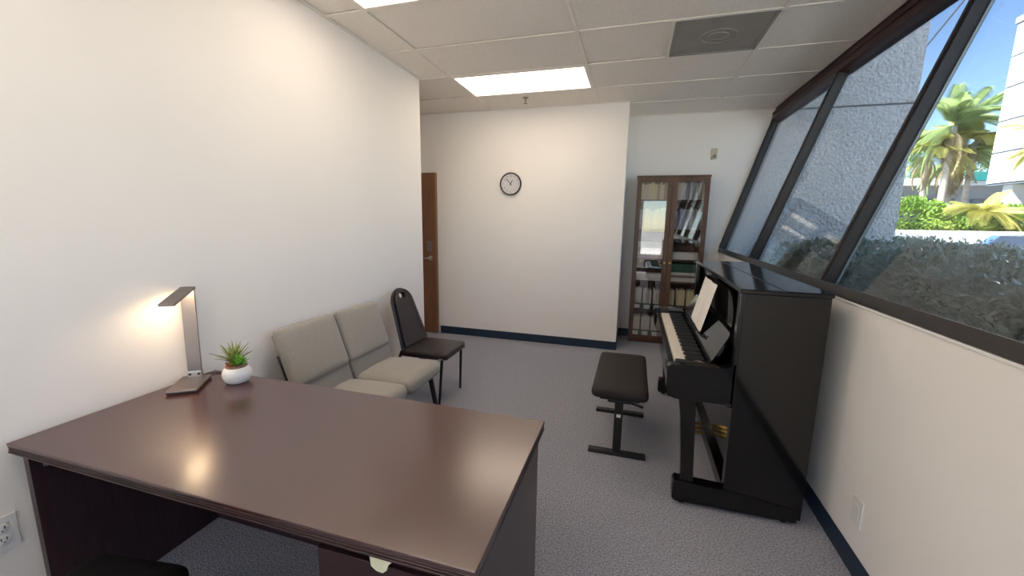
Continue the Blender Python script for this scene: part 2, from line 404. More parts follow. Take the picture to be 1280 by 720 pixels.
# ceiling vent (2 x 2 ft, perforated face with a round core)
vx, vy = (vent[0]+vent[1])/2, (vent[2]+vent[3])/2; hs = T/2-.013
t = thing('ceiling_vent', 'square grey air vent set into the ceiling grid', 'vent', (vx, vy, H))
MB().box((-hs, -hs, .002), (hs, hs, .014)).ob('face_plate', 'vent_metal', t, None)
m_ = MB()
for lo, hi in (((-hs, -hs, -.004), (hs, -hs+.02, .004)), ((-hs, hs-.02, -.004), (hs, hs, .004)), ((-hs, -hs, -.004), (-hs+.02, hs, .004)), ((hs-.02, -hs, -.004), (hs, hs, .004))): m_.box(lo, hi, .001, 1)
m_.ob('frame', 'vent_metal', t, None)
for r_ in (.06, .11): MB().tube([(r_*math.cos(a*math.pi/16), r_*math.sin(a*math.pi/16), .001) for a in range(32)], .006, 6, True).ob('ring', 'vent_metal', t)
# sprinkler
t = thing('sprinkler', 'small sprinkler head hanging from the ceiling near the clock wall', 'sprinkler', (.797, 4.33, H))
MB().lathe([(.03, .0), (.028, -.006), (.012, -.01), (.01, -.03)], 20).ob('escutcheon', 'vent_metal', t)
MB().lathe([(.006, -.03), (.006, -.055), (.02, -.056), (.02, -.059)], 16).ob('deflector', 'dark_plate', t)

# ------------------------------------------------------------------ leaning ribbon window
win = sempty('window_1', 'leaning ribbon of tinted panes in dark metal frames', 'window', (0, 0, 0))
def wp(y, s, nrm=0):
    """point on the glass plane, s = 0..1 from sill to head, nrm outward"""
    z = SILL+s*(H-SILL); return Vector((wx(z), y, z))+WN*nrm
def wbar(ya0, ya1, yb0, yb1, s0, s1, n0, n1, name, m, bev=0):
    V = [wp(ya0, s0, n0), wp(ya1, s0, n0), wp(yb1, s1, n0), wp(yb0, s1, n0), wp(ya0, s0, n1), wp(ya1, s0, n1), wp(yb1, s1, n1), wp(yb0, s1, n1)]
    return MB().mesh(V, [(0, 1, 2, 3), (7, 6, 5, 4), (0, 4, 5, 1), (1, 5, 6, 2), (2, 6, 7, 3), (3, 7, 4, 0)]).ob(name, m, win, None)
wbar(YN, D2, YN, D2, 0.0, .030, -.020, .06, 'sill_frame', 'window_frame')
wbar(YN, D2, YN, D2, .915, 1.01, -.03, .06, 'head_frame', 'window_head')
wbar(YN, D2, YN, D2, .955, .972, -.042, -.03, 'head_groove', 'window_head')
mul = [(5.37, 5.36), (4.00, 3.82), (2.545, 2.405), (1.05, .98), (-.42, -.45), (-1.85, -1.88), (YN+.03, YN+.03)]
for k, (ya, ybb) in enumerate(mul):
    hw = .026
    wbar(ya-hw, ya+hw, ybb-hw, ybb+hw, .03, .93, -.022, .045, 'mullion', 'window_frame')
    wbar(ya-hw*.35, ya+hw*.35, ybb-hw*.35, ybb+hw*.35, .03, .93, -.030, -.022, 'mullion_rib', 'window_frame')
    if k == 2: wbar(ya-hw-.007, ya-hw, ybb-hw-.007, ybb-hw, .03, .93, .030, .040, 'glazing_bead', 'bead')
for (a0, a1), (b0, b1) in zip(mul[1:], mul[:-1]):
    wbar(a0+.02, b0-.02, a1+.02, b1-.02, .03, .92, .020, .028, 'pane', 'window_glass')
sl = MB().box((W-.012, YN, SILL-.012), (W+.02, D2, SILL), .003).ob('trim_1', 'wall'); struct(sl, 'white drywall bead along the top of the low wall', 'trim')

# ------------------------------------------------------------------ door on the left of the clock wall
dr = sempty('door_1', 'brown wooden door beside the clock wall', 'door', (-1.32, D1-.05, .008))
MB().box((0, 0, 0), (.885, .042, 2.025), .002).ob('door_leaf', 'door_wood', dr)
MB().box((.885, 0, 0), (.90, .042, 2.025), .001).ob('door_edge', 'door_edge', dr)
kz = .975
MB().box((.77, -.004, 1.06), (.84, 0, 1.19), .002).ob('lock_plate', 'dark_plate', dr)
hd = MB().cyl((.815, 0, kz), (.815, -.012, kz), .030, .028, 20).cyl((.815, -.012, kz), (.815, -.05, kz), .010, .010, 12).ob('handle_rose', 'steel', dr)
MB().tube([(.815, -.05, kz), (.80, -.052, kz), (.775, -.05, kz-.002), (.750, -.046, kz-.004)], [.011, .011, .009, .008], 10).ob('lever', 'steel', hd)

# ------------------------------------------------------------------ wall fittings
# clock
ck = thing('wall_clock', 'round white wall clock with a dark rim', 'clock', (.537, D1, 1.89)); ck.rotation_euler = (R(90), 0, 0)
ck.rotation_euler = (R(90), 0, 0)
MB().lathe([(.127, 0), (.131, .012), (.130, .030), (.124, .036), (.117, .034), (.115, .018)], 56).ob('rim', 'clock_rim', ck)
MB().cyl((0, 0, .004), (0, 0, .0195), .1155, .1155, 56).ob('dial', 'clock_face', ck)
def textmesh(s, size, m, parent, loc, name='numeral', depth=.0006):
    cu_ = bpy.data.curves.new(name, 'FONT'); cu_.body = s; cu_.size = size; cu_.align_x = 'CENTER'; cu_.align_y = 'CENTER'; cu_.extrude = depth; cu_.resolution_u = 2
    tmp = bpy.data.objects.new(name, cu_); COL.objects.link(tmp)
    me = bpy.data.meshes.new_from_object(tmp.evaluated_get(bpy.context.evaluated_depsgraph_get()))
    bpy.data.objects.remove(tmp); me.materials.clear(); me.materials.append(MATS[m])
    return link(name, me, parent, Matrix.Translation(loc))
for k in range(1, 13):
    a = R(90-30*k); textmesh(str(k), .026, 'ink', ck, (.092*math.cos(a), .092*math.sin(a), .020))
def hand(ang, l, w, z, nm):
    MB().box((-w/2, -.018, z), (w/2, l, z+.0015), 0, 1, Matrix.Rotation(R(-ang), 4, 'Z')).ob(nm, 'ink', ck)
hand(53*6, .085, .007, .0215, 'minute_hand'); hand(26, .045, .008, .0235, 'hour_hand')
MB().cyl((0, 0, .02), (0, 0, .027), .006).ob('hub', 'ink', ck)
MB().cyl((0, 0, .030), (0, 0, .0315), .117, .117, 40).ob('lens', 'clear_glass', ck)
# thermostat-like plate on niche wall
t = thing('wall_sensor', 'small beige wall sensor above the bookcase', 'sensor', (2.79, D2, 2.265))
MB().box((-.032, -.012, -.06), (.032, 0, .06), .004).ob('cover', 'beige_plastic', t)
MB().box((-.012, -.018, -.045), (.018, -.012, -.012), .002).ob('dial', 'dark_plate', t); MB().box((-.03, -.02, -.066), (-.012, -.011, -.035), .002).ob('tab', 'vent_metal', t)
def outlet(name, lab, x, y, z, sgn, slots=True):
    t = thing(name, lab, 'outlet', (x, y, z))
    a, b = (0, .006) if sgn > 0 else (-.006, 0)
    MB().box((a, -.038, -.06), (b, .038, .06), .002).ob('cover_plate', 'white_plastic', t)
    if slots:
        for dz in (.02, -.02):
            rc = MB().lathe([(.017, 0), (.017, .0022), (.015, .003)], 20, M=Matrix.Translation((b if sgn > 0 else a, 0, dz)) @ Matrix.Rotation(R(90*sgn), 4, 'Y')).ob('receptacle', 'white_plastic', t)
            x1 = (b+.0028) if sgn > 0 else (a-.0036)
            for dy in (-.0065, .0065): MB().box((x1, dy-.0013, dz-.001), (x1+.0008, dy+.0013, dz+.009)).ob('slot', 'slot', rc, None)
            MB().box((x1, -.002, dz-.009), (x1+.0008, .002, dz-.005)).ob('slot', 'slot', rc, None)
    else:
        MB().box((a-.002 if sgn < 0 else b, -.017, -.034), (a if sgn < 0 else b+.002, .017, .034), .001).ob('insert', 'white_plastic', t)
outlet('wall_outlet', 'white duplex outlet on the wall beside the desk', 0, .672, .417, 1)
outlet('wall_plate', 'white blank plate on the low wall under the window', W, 1.916, .272, -1, False)

# ------------------------------------------------------------------ desk
DX0, DX1, DY0, DY1, DH = .022, 1.680, .713, 1.420, .727
dk = thing('office_desk', 'dark mahogany office desk with a glossy top', 'desk', (0, 0, 0))
m_ = MB()
m_.box((DX0, DY0, DH-.011), (DX1, DY1, DH), .0025)
m_.box((DX0+.004, DY0+.004, DH-.032), (DX1-.004, DY1-.004, DH-.0108))
m_.ob('tabletop', 'mahogany', dk)
m_ = MB()
for z0, z1, q in ((DH-.0185, DH-.013, .001), (DH-.0265, DH-.021, .001), (DH-.036, DH-.029, 0)): m_.box((DX0+q, DY0+q, z0), (DX1-q, DY1-q, z1), .0015, 1)
m_.ob('edge_band', 'mahogany_edge', dk)
MB().box((DX0+.022, DY0+.022, 0), (DX0+.050, DY1-.02, DH-.036), .002).ob('side_panel', 'desk_panel', dk)
MB().box((DX1-.046, DY0+.022, 0), (DX1-.018, DY1-.02, DH-.036), .002).ob('side_panel', 'desk_panel', dk)
MB().box((DX0+.05, DY1-.10, .0), (DX1-.046, DY1-.08, DH-.036), .001).ob('modesty_panel', 'desk_panel', dk)
pd = MB().box((1.235, DY0+.045, .05), (DX1-.048, DY1-.12, DH-.038), .001).ob('pedestal', 'desk_panel', dk)
for z0, z1 in ((.505, .648), (.352, .500), (.055, .347)):
    dw = MB().box((1.237, DY0+.026, z0), (DX1-.05, DY0+.044, z1), .002).ob('drawer', 'mahogany_edge', pd)
for z0 in (.585, .44, .25):
    MB().tube([(1.37, DY0+.026, z0), (1.37, DY0+.004, z0), (1.50, DY0+.004, z0), (1.50, DY0+.026, z0)], .004, 8).ob('drawer_pull', 'dark_plate', pd)
for dz in (0, -.028): MB().cyl((DX0+.050, DY0+.06, .655+dz), (DX0+.058, DY0+.06, .655+dz), .007, .006, 12).ob('cam_screw', 'steel', dk)
tg = MB().prism([(1.393, .738, .676), (1.458, .738, .668), (1.447, .738, .657), (1.441, .738, .640), (1.430, .738, .630), (1.412, .738, .631), (1.398, .738, .641)], (0, -.0015, 0)).ob('paper_tab', 'cream_paper', None, None)
tag(tg, 'cream scrap of paper sticking out over the desk drawer', 'paper')

# task chair pushed to the desk
tc_ = thing('task_chair', 'black task chair tucked in front of the desk', 'chair', (.685, .49, 0), R(8))
MB().cushion((-.165, -.20, .43), (.155, .215, .500), .05, (0, 0, .006), 12).ob('seat', 'chair_black', tc_, 60)
MB().cushion((-.20, -.31, .60), (.20, -.25, .92), .03, (0, .01, 0), 10).ob('backrest', 'chair_black', tc_, 60)
MB().tube([(0, -.05, .42), (0, -.22, .43), (0, -.30, .50), (0, -.315, .66)], .016, 8).ob('back_support', 'black_metal', tc_)
MB().cyl((0, 0, .12), (0, 0, .43), .022, .028).ob('gas_lift', 'black_metal', tc_)
for k in range(5):
    a = R(72*k+18); c, s = math.cos(a), math.sin(a)
    lg = MB().tube([(0, 0, .12), (.12*c, .12*s, .11), (.27*c, .27*s, .075)], [.03, .024, .016], 8).ob('base_leg', 'black_metal', tc_)
    MB().cyl((.27*c-.02*s, .27*s+.02*c, .028), (.27*c+.02*s, .27*s-.02*c, .028), .028, .028, 16).cyl((.27*c, .27*s, .03), (.27*c, .27*s, .08), .008).ob('caster', 'black_satin', lg)

# desk lamp
la = thing('desk_lamp', 'bronze folding LED desk lamp lit on the desk', 'lamp', (.068, 1.295, DH), R(-54))
MB().box((-.016, -.054, .0), (.160, .054, .006), .003).ob('base_foot', 'slot', la)
MB().box((-.02, -.058, .005), (.165, .058, .019), .008, 3).ob('base', 'lamp_metal', la)
hg = MB().box((-.012, -.028, .018), (.012, .028, .048), .003).ob('hinge', 'lamp_silver', la)
for dy in (-.017, .017): MB().cyl((.012, dy, .034), (.0145, dy, .034), .006, .005, 14).ob('hinge_screw', 'slot', hg)
topx, topz = -.018, .425
MB().prism([(-.006, -.026, .042), (.006, -.026, .042), (topx+.006, -.026, topz), (topx-.006, -.026, topz)], (0, .052, 0)).ob('stem', 'lamp_metal', la)
HM = Matrix.Translation((topx, 0, topz)) @ Matrix.Rotation(R(9), 4, 'Y')
MB().cyl((0, -.027, 0), (0, .027, 0), .008, .009, 12, Matrix.Translation((topx, 0, topz))).ob('head_hinge', 'lamp_metal', la)
hd = MB().box((-.012, -.029, -.005), (.215, .029, .007), .004, 3, HM).ob('lamp_head', 'lamp_metal', la)
MB().box((.02, -.022, -.0075), (.200, .022, -.0052), 0, 1, HM).ob('led_strip', 'led_warm', hd, None)
MB().tube([(-.028, .01, .012), (-.06, .02, .006), (-.075, .06, .004), (-.06, .10, .004)], .003, 6).ob('cable', 'slot', la)

# potted succulent
pt = thing('potted_succulent', 'small succulents in a white dimpled round pot', 'plant', (.262, 1.342, DH), 0)
prof = [(.030, 0), (.040, .003)]+[(.056*math.sin(R(42+96*i/22))**.8, .004+.072*i/22) for i in range(23)]
def dimple(i, k): return 1+(.085*abs(math.sin(math.pi*(k/4.8+i/4)))*abs(math.sin(math.pi*(k/4.8-i/4))) if 2 < i < 24 else 0)
MB().lathe(prof, 96, fn=dimple).ob('pot', 'pot', pt, 80)
MB().lathe([(.043, .074), (.044, .078), (.030, .083), (.005, .086)], 24).ob('soil', 'soil', pt)
def blade(l, w, droop):
    V = []; Fc = []; n = 6
    for i in range(n+1):
        t_ = i/n; x = l*t_; z = -droop*l*t_*t_; hw = w*.5*(1-t_)**.6*(.55+.45*min(1, t_*4)); 
        V += [(x, -hw, z+hw*.35), (x, 0, z), (x, hw, z+hw*.35), (x, 0, z-.0012)]
    for i in range(n):
        a = 4*i
        for k in range(4): Fc.append((a+k, a+(k+1) % 4, a+4+(k+1) % 4, a+4+k))
    return MB().mesh(V, Fc)
bl1 = blade(.085, .012, .18).data('leaf', 'leaf_olive', 60); bl2 = blade(.036, .018, -.25).data('leaf', 'leaf_green', 60); bl3 = blade(.024, .014, -.3).data('leaf', 'leaf_red', 60)
def rosette(me, c, n, e0, e1, sc=(.8, 1.1)):
    for k in range(n):
        q = RNG.uniform(e0, e1); M = Matrix.Translation(c) @ Matrix.Rotation(k*2.39996, 4, 'Z') @ Matrix.Rotation(-q, 4, 'Y') @ Matrix.Scale(RNG.uniform(*sc), 4)
        link('leaf', me, pt, M)
rosette(bl1, (-.014, .004, .082), 40, R(40), R(88), (.8, 1.3)); rosette(bl2, (.028, -.006, .088), 34, R(0), R(80), (1.0, 1.35)); rosette(bl3, (.0, -.026, .083), 14, R(10), R(70)); rosette(bl3, (-.03, -.02, .080), 9, R(10), R(60), (.6, .9))

# ------------------------------------------------------------------ grey reception chairs
def grey_chair(y, label):
    t = thing('reception_chair', label, 'chair', (0, y, 0), 0, 'grey chairs along the wall')
    hw = .222
    SM = Matrix.Translation((.22, 0, .36)) @ Matrix.Rotation(R(-2), 4, 'Y')
    MB().cushion((-.02, -hw, -.035), (.435, hw, .075), .048, (0, 0, .018), 14, SM).ob('seat', 'grey_fabric', t, 60)
    BM = Matrix.Translation((.255, 0, .40)) @ Matrix.Rotation(R(-19), 4, 'Y')
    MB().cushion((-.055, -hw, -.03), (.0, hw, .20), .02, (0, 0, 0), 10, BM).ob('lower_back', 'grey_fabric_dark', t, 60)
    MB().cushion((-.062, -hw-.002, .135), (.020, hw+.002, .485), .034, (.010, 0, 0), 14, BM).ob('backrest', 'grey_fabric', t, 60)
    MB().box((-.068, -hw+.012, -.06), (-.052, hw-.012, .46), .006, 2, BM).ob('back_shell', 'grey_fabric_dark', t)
    for s in (-1, 1):
        e = hw-.018
        MB().tube([(.555, s*e, .345), (.625, s*(e-.004), 0)], [.019, .017], 10).ob('leg', 'black_metal', t)
        MB().tube([(.20, s*e, .345), (.14, s*e, 0)], [.017, .014], 10).ob('leg', 'black_metal', t)
        MB().tube([(.57, s*e, .335), (.22, s*e, .335), (.17, s*e, .46), (.08, s*e, .70)], .012, 8).ob('frame_tube', 'black_metal', t)
    return t
grey_chair(1.945, 'grey upholstered armless chair next to the desk')
grey_chair(2.405, 'grey upholstered armless chair beside the brown vinyl chair')

# ------------------------------------------------------------------ brown vinyl banquet chair
bc = thing('banquet_chair', 'dark brown vinyl chair with a rounded back and handle hole', 'chair', (0, 2.945, 0))
MB().cushion((.225, -.198, .385), (.625, .198, .445), .028, (0, 0, .014), 12).ob('seat', 'brown_vinyl', bc, 60)
MB().tube([(.24, -.185, .40), (.60, -.188, .40), (.618, -.17, .40), (.618, .17, .40), (.60, .188, .40), (.24, .185, .40)], .011, 8).ob('seat_frame', 'frame_brown_black', bc)
BM = Matrix.Translation((.235, 0, .43)) @ Matrix.Rotation(R(-18), 4, 'Y')
def bullet(hb, ht, hh, r, n=14):
    q = [(0, -hb, 0), (0, -ht, hh-r)]
    for i in range(1, n): a = math.pi*i/n; q.append((0, -ht*math.cos(a), hh-r+r*math.sin(a)))
    return q+[(0, ht, hh-r), (0, hb, 0)]
hole = [(0, .046*math.cos(a), .425+.024*math.sin(a)) for a in [2*math.pi*i/20 for i in range(20)]]
MB().plate(bullet(.185, .138, .475, .125), [hole], (.022, 0, 0), BM).ob('back_shell', 'frame_brown_black', bc)
MB().plate([(p[0]+.022, p[1]*.93, p[2]*.965+.02) for p in bullet(.185, .138, .475, .125)], [[(.022, p[1]*1.1, .425+(p[2]-.425)*1.15) for p in hole]], (.014, 0, 0), BM).ob('back_pad', 'brown_vinyl', bc)
MB().tube([(p[0]+.012, p[1]*1.02, p[2]) for p in bullet(.185, .138, .48, .125)], .012, 8, M=BM).ob('back_frame', 'frame_brown_black', bc)
MB().tube([(p[0]+.042, p[1]*.92, p[2]*.955+.022) for p in bullet(.185, .138, .475, .125)], .0035, 6, M=BM).ob('welt', 'brown_welt', bc)
for s in (-1, 1):
    MB().tube([(.585, s*.182, .40), (.565, s*.205, 0)], [.012, .010], 10).ob('leg', 'frame_brown_black', bc)
    MB().tube([(.235, s*.187, .43), (.21, s*.19, .36), (.14, s*.205, 0)], [.012, .012, .010], 10).ob('leg', 'frame_brown_black', bc)
    MB().box((.56, s*.187-.014, .395), (.60, s*.187+.014, .403), .002).ob('seat_bracket', 'steel', bc)
MB().tube([(.19, -.195, .24), (.19, .195, .24)], .008, 8).ob('stretcher', 'frame_brown_black', bc)

# ------------------------------------------------------------------ piano bench
bn = thing('piano_bench', 'black padded adjustable bench beside the piano', 'bench', (1.935, 2.80, 0))
MB().cushion((-.170, -.375, .395), (.170, .375, .470), .032, (0, 0, .010), 14).ob('seat', 'black_fabric', bn, 60)
MB().box((-.12, -.33, .378), (.12, .33, .396), .004).ob('seat_plate', 'black_metal', bn)
for s in (-1, 1):
    MB().box((-.178, s*.298-.022, 0), (.178, s*.298+.022, .026), .004).ob('foot_bar', 'black_metal', bn)
    ps = MB().box((-.026, s*.298-.014, .026), (.026, s*.298+.014, .385), .004).ob('post', 'black_metal', bn)
    MB().box((-.07, s*.298-.03, .362), (.07, s*.298+.03, .380), .004).ob('bracket', 'black_metal', bn)
    if s < 0: MB().box((-.012, s*.298-.0152, .262), (.014, s*.298-.014, .282)).ob('sticker', 'white_plastic', ps, None)
MB().box((-.015, -.285, .20), (.015, .285, .225), .003).ob('cross_bar', 'black_metal', bn)
MB().tube([(.03, -.27, .355), (.09, -.25, .335), (.145, -.23, .312)], [.006, .007, .009], 8).ob('lever', 'black_satin', bn)

# ------------------------------------------------------------------ upright piano
PX0, PX1, PY0, PY1, PH = 2.165, 2.832, 2.130, 3.630, 1.172
pn = thing('upright_piano', 'glossy black upright piano with its fallboard open against the window wall', 'piano', (0, 0, 0))
BL = 'black_lacquer'
th = .05
for y0 in (PY0, PY1-th):
    MB().box((2.478, y0, .03), (PX1, y0+th, 1.150), .004).ob('side_panel', BL, pn)
    m_ = MB()
    m_.prism([(PX0, y0, .645), (PX0+.012, y0, .596), (PX0+.05, y0, .585), (2.478, y0, .585), (2.478, y0, .80), (2.465, y0, .788), (2.44, y0, .772), (PX0+.02, y0, .765), (PX0, y0, .752)], (0, th+.004, 0))
    m_.ob('arm', BL, pn)
    yc = y0+th/2
    m_ = MB(); V = []
    for z, xa, xb_, hw in ((.135, 2.272, 2.334, .024), (.30, 2.262, 2.326, .025), (.50, 2.245, 2.318, .026), (.585, 2.232, 2.312, .026)):
        V += [(xa, yc-hw, z), (xb_, yc-hw, z), (xb_, yc+hw, z), (xa, yc+hw, z)]
    m_.mesh(V, [(3, 2, 1, 0), (12, 13, 14, 15)]+[(4*i+k, 4*i+(k+1) % 4, 4*i+4+(k+1) % 4, 4*i+4+k) for i in range(3) for k in range(4)])
    m_.ob('leg', BL, pn)
    m_ = MB(); m_.prism([(2.236, yc-.034, .035), (2.25, yc-.034, .022), (PX1-.02, yc-.034, .022), (PX1-.02, yc-.034, .085), (2.50, yc-.034, .125), (2.245, yc-.034, .138), (2.236, yc-.034, .12)], (0, .068, 0))
    tb = m_.ob('toe_block', BL, pn)
    for cx in (2.285, PX1-.07): MB().cyl((cx, yc-.014, .020), (cx, yc+.014, .020), .020, .020, 16).box((cx-.014, yc-.018, .02), (cx+.014, yc+.018, .04), .002).ob('caster', 'black_satin', tb)
    # stile trim in front of the side, catch
    MB().box((2.462, y0, .57), (2.480, y0+th, 1.150), .004).ob('front_stile', BL, pn)
    MB().box((2.452, y0-.003, .575), (2.474, y0+th+.003, .592), .003).ob('stile_collar', 'black_satin', pn)
ld = MB().box((2.458, PY0-.012, 1.150), (PX1+.004, PY1+.012, PH), .006, 3).ob('lid', BL, pn)
MB().box((2.640, PY0-.010, PH-.0005), (2.644, PY1+.010, PH+.0015)).ob('lid_hinge', 'black_satin', ld, None)
MB().box((PX1-.02, PY0+th, .05), (PX1, PY1-th, 1.15)).ob('back_panel', 'black_satin', pn)
MB().box((2.520, PY0+th, .10), (2.540, PY1-th, .600), .002).ob('bottom_panel', BL, pn)
MB().box((2.490, PY0+th, .03), (2.54, PY1-th, .10), .003).ob('bottom_rail', BL, pn)
MB().box((PX0+.035, PY0+th, .590), (2.52, PY1-th, .690), .003).ob('keybed', BL, pn)
MB().box((PX0+.012, PY0+th+.004, .615), (PX0+.040, PY1-th-.004, .742), .004).ob('key_slip', BL, pn)
MB().box((2.530, PY0+th, .60), (2.548, PY1-th, 1.150), .002).ob('upper_panel', BL, pn)
for y0, y1 in ((PY0+th+.004, 2.221), (3.456, PY1-th-.004)): MB().box((PX0+.042, y0, .690), (2.380, y1, .772), .006).ob('key_block', BL, pn)
wk = 1.228/52; ky0 = 2.224
kw = MB().box((0, .0006, .0), (.150, wk-.0006, .022), .0012, 1).data('white_key', 'ivory'); kb = MB().mesh([(0, 0, 0), (.095, 0, 0), (.095, .0105, 0), (0, .0105, 0), (.008, .001, .012), (.095, .001, .012), (.095, .0095, .012), (.008, .0095, .012)], [(0, 1, 2, 3), (7, 6, 5, 4), (0, 4, 5, 1), (1, 5, 6, 2), (2, 6, 7, 3), (3, 7, 4, 0)]).data('black_key', 'ebony')
for k in range(52):
    link('white_key', kw, pn, Matrix.Translation((PX0+.044, ky0+k*wk, .728)))
    note = (51-k+5) % 7          # treble is the near end
    if k > 0 and note not in (2, 6): link('black_key', kb, pn, Matrix.Translation((PX0+.099, ky0+k*wk-.00525, .7505)))
# fallboard: leans back behind the keys, with a paper lip
FA, FB = Vector((2.376, 0, .752)), Vector((2.462, 0, .920))
fd = (FB-FA).normalized(); fnrm = Vector((-fd.z, 0, fd.x))
y0, y1 = 2.236, 3.470
def fp(y, s, n=0): return FA+fd*s+fnrm*n+Vector((0, y, 0))
Lf = (FB-FA).length; rr = .035
out = [fp(y0, 0)]+[fp(y0+rr-rr*math.cos(a), Lf-rr+rr*math.sin(a)) for a in [math.pi/2*i/6 for i in range(7)]]+[fp(y1-rr+rr*math.sin(a), Lf-rr+rr*math.cos(a)) for a in [math.pi/2*i/6 for i in range(7)]]+[fp(y1, 0)]
fb_ = MB().prism(out, fnrm*-.016).ob('fallboard', BL, pn)
sl_ = Lf*.24
MB().prism([fp(2.60, sl_, 0), fp(2.60, sl_, .020), fp(2.60, sl_+.010, .022), fp(2.60, sl_+.006, .003), fp(2.60, sl_+.006, 0)], (0, .70, 0)).ob('music_lip', BL, fb_)
for yc in (2.68, 3.16): MB().tube([fp(yc, sl_, .020), fp(yc-.01, sl_+.012, .030), fp(yc-.035, sl_+.012, .034)], .003, 6).ob('page_clip', BL, fb_)
# music desk with rounded corners standing above the fallboard
md = []
yA, yB, zB, zT, rc = 2.33, 3.43, .90, 1.105, .17
def mdx(z): return 2.478+(z-zB)*.09
for i in range(9): a = math.pi/2*i/8; md.append((yA+rc*1.5*(1-math.cos(a)), zT-rc+rc*math.sin(a)))
for i in range(9): a = math.pi/2*(1-i/8); md.append((yB-rc*1.5*(1-math.cos(a)), zT-rc+rc*math.sin(a)))
MB().prism([(mdx(zB), yA, zB)]+[(mdx(z), y, z) for y, z in md]+[(mdx(zB), yB, zB)], (.014, 0, 0)).ob('music_desk', BL, pn)
# pedals
for k, y in enumerate((2.80, 2.865, 2.93)):
    MB().tube([(2.53, y, .088), (2.47, y, .090), (2.42, y, .082), (2.385, y, .074)], [.010, .011, .016, .014], 10).ob('pedal', 'brass', pn)
# sheet music: an open double page standing on the lip
t = thing('sheet_music', 'open white sheet music standing on the piano fallboard', 'sheet music', (0, 0, 0))
A0 = fp(0, sl_+.010, .012)
pb, ptp = Vector((A0.x, 0, A0.z)), Vector((2.462, 0, 1.105))
for nm, ya, ybb, off in (('page', 2.695, 2.91, .004), ('page', 2.91, 3.125, .004)):
    V = []; Fc = []; n = 8
    for i in range(n+1):
        f = i/n; y = ya+(ybb-ya)*f; cv = .008*math.sin(math.pi*f)
        for q, w in ((pb, 0), (ptp, 1)):
            p = Vector((q.x-cv, y-.05*w*0, q.z)); V += [p, p+Vector((.002, 0, 0))]
    for i in range(n):
        a = 4*i; Fc += [(a, a+4, a+6, a+2), (a+1, a+3, a+7, a+5), (a, a+1, a+5, a+4), (a+2, a+6, a+7, a+3)]
    Fc += [(0, 2, 3, 1), (4*n, 4*n+1, 4*n+3, 4*n+2)]
    pg = MB().mesh(V, Fc).ob(nm, 'paper', t, 60)

# ------------------------------------------------------------------ bookcase
BX0, BX1, BY0, BY1, BH = 1.958, 2.742, 5.135, D2-.012, 2.005
bk = thing('bookcase', 'tall walnut bookcase with two glass doors', 'bookcase', (0, 0, 0))
for x in (BX0, BX1-.02): MB().box((x, BY0+.022, 0), (x+.02, BY1, BH-.02), .001).ob('side_panel', 'walnut', bk)
MB().box((BX0-.006, BY0-.004, BH-.02), (BX1+.006, BY1, BH), .003).ob('top', 'walnut', bk)
MB().box((BX0+.02, BY1-.008, .05), (BX1-.02, BY1, BH-.02)).ob('back_panel', 'walnut_inside', bk)
MB().box((BX0+.02, BY0+.024, 0), (BX1-.02, BY0+.04, .05), .001).ob('plinth', 'walnut', bk)
BXM = (BX0+BX1)/2
MB().box((BXM-.01, BY0+.03, .05), (BXM+.01, BY1-.008, BH-.02)).ob('divider', 'walnut_inside', bk)
shelf_z = [.05, .385, .755, 1.02, 1.375, 1.715]
for z in shelf_z: MB().box((BX0+.02, BY0+.03, z), (BX1-.02, BY1-.008, z+.018), .001).ob('shelf', 'walnut_inside', bk)
for x0, x1, hx in ((BX0, BXM-.002, BXM-.03), (BXM+.002, BX1, BXM+.03)):
    st = .052
    dd = MB().plate([(x0, BY0, .03), (x1, BY0, .03), (x1, BY0, BH-.022), (x0, BY0, BH-.022)], [[(x0+st, BY0, .09), (x1-st, BY0, .09), (x1-st, BY0, BH-.075), (x0+st, BY0, BH-.075)]], (0, .02, 0)).ob('door', 'walnut', bk)
    MB().box((x0+st-.004, BY0+.008, .086), (x1-st+.004, BY0+.012, BH-.071)).ob('pane', 'cabinet_glass', dd, None)
    MB().cyl((hx, BY0, 1.0), (hx, BY0-.018, 1.0), .008, .012, 14).ob('knob', 'brass', dd)
lz = lambda i: shelf_z[i]+.018
COLW = {'book_0': 'tan', 'book_1': 'brown', 'book_2': 'cream', 'book_3': 'dark brown', 'book_4': 'khaki', 'book_5': 'maroon grey', 'book_6': 'mustard', 'book_7': 'blue', 'book_8': 'pale grey', 'mag_white': 'white', 'mag_mauve': 'mauve', 'mag_yellow': 'yellow'}
def book_row(x0, x1, z, hmin, hmax, mats, label, group, name='book', dmin=.014, dmax=.036, yf=BY0+.05):
    x = x0
    while x < x1-.012:
        w = min(RNG.uniform(dmin, dmax), x1-x); h = RNG.uniform(hmin, hmax); dp = RNG.uniform(.13, .16); y = yf+RNG.uniform(0, .015); mt = RNG.choice(mats)
        b = thing(name, COLW[mt]+' '+label, 'book', (x, y, z), 0, group)
        m_ = MB(); m_.box((0, 0, 0), (w-.001, .004, h), .001, 1); m_.box((0, 0, 0), (.0025, dp, h)); m_.box((w-.0035, 0, 0), (w-.001, dp, h)); m_.ob('cover', mt, b, None)
        MB().box((.0026, .0042, .004), (w-.0036, dp-.004, h-.004)).ob('page_block', 'paper', b, None)
        x += w+.001
lx0, lx1, rx0, rx1 = BX0+.03, BXM-.018, BXM+.018, BX1-.03
tans = ['book_0', 'book_1', 'book_2', 'book_3', 'book_4', 'book_6']
book_row(lx0, lx1, lz(5), .17, .205, tans, 'book on the top shelf behind the left bookcase door', 'books on the top left shelf')
book_row(rx0, rx1, lz(5), .18, .225, ['book_3', 'book_5', 'book_7', 'book_8', 'book_1', 'book_4'], 'book on the top shelf behind the right bookcase door', 'books on the top right shelf')
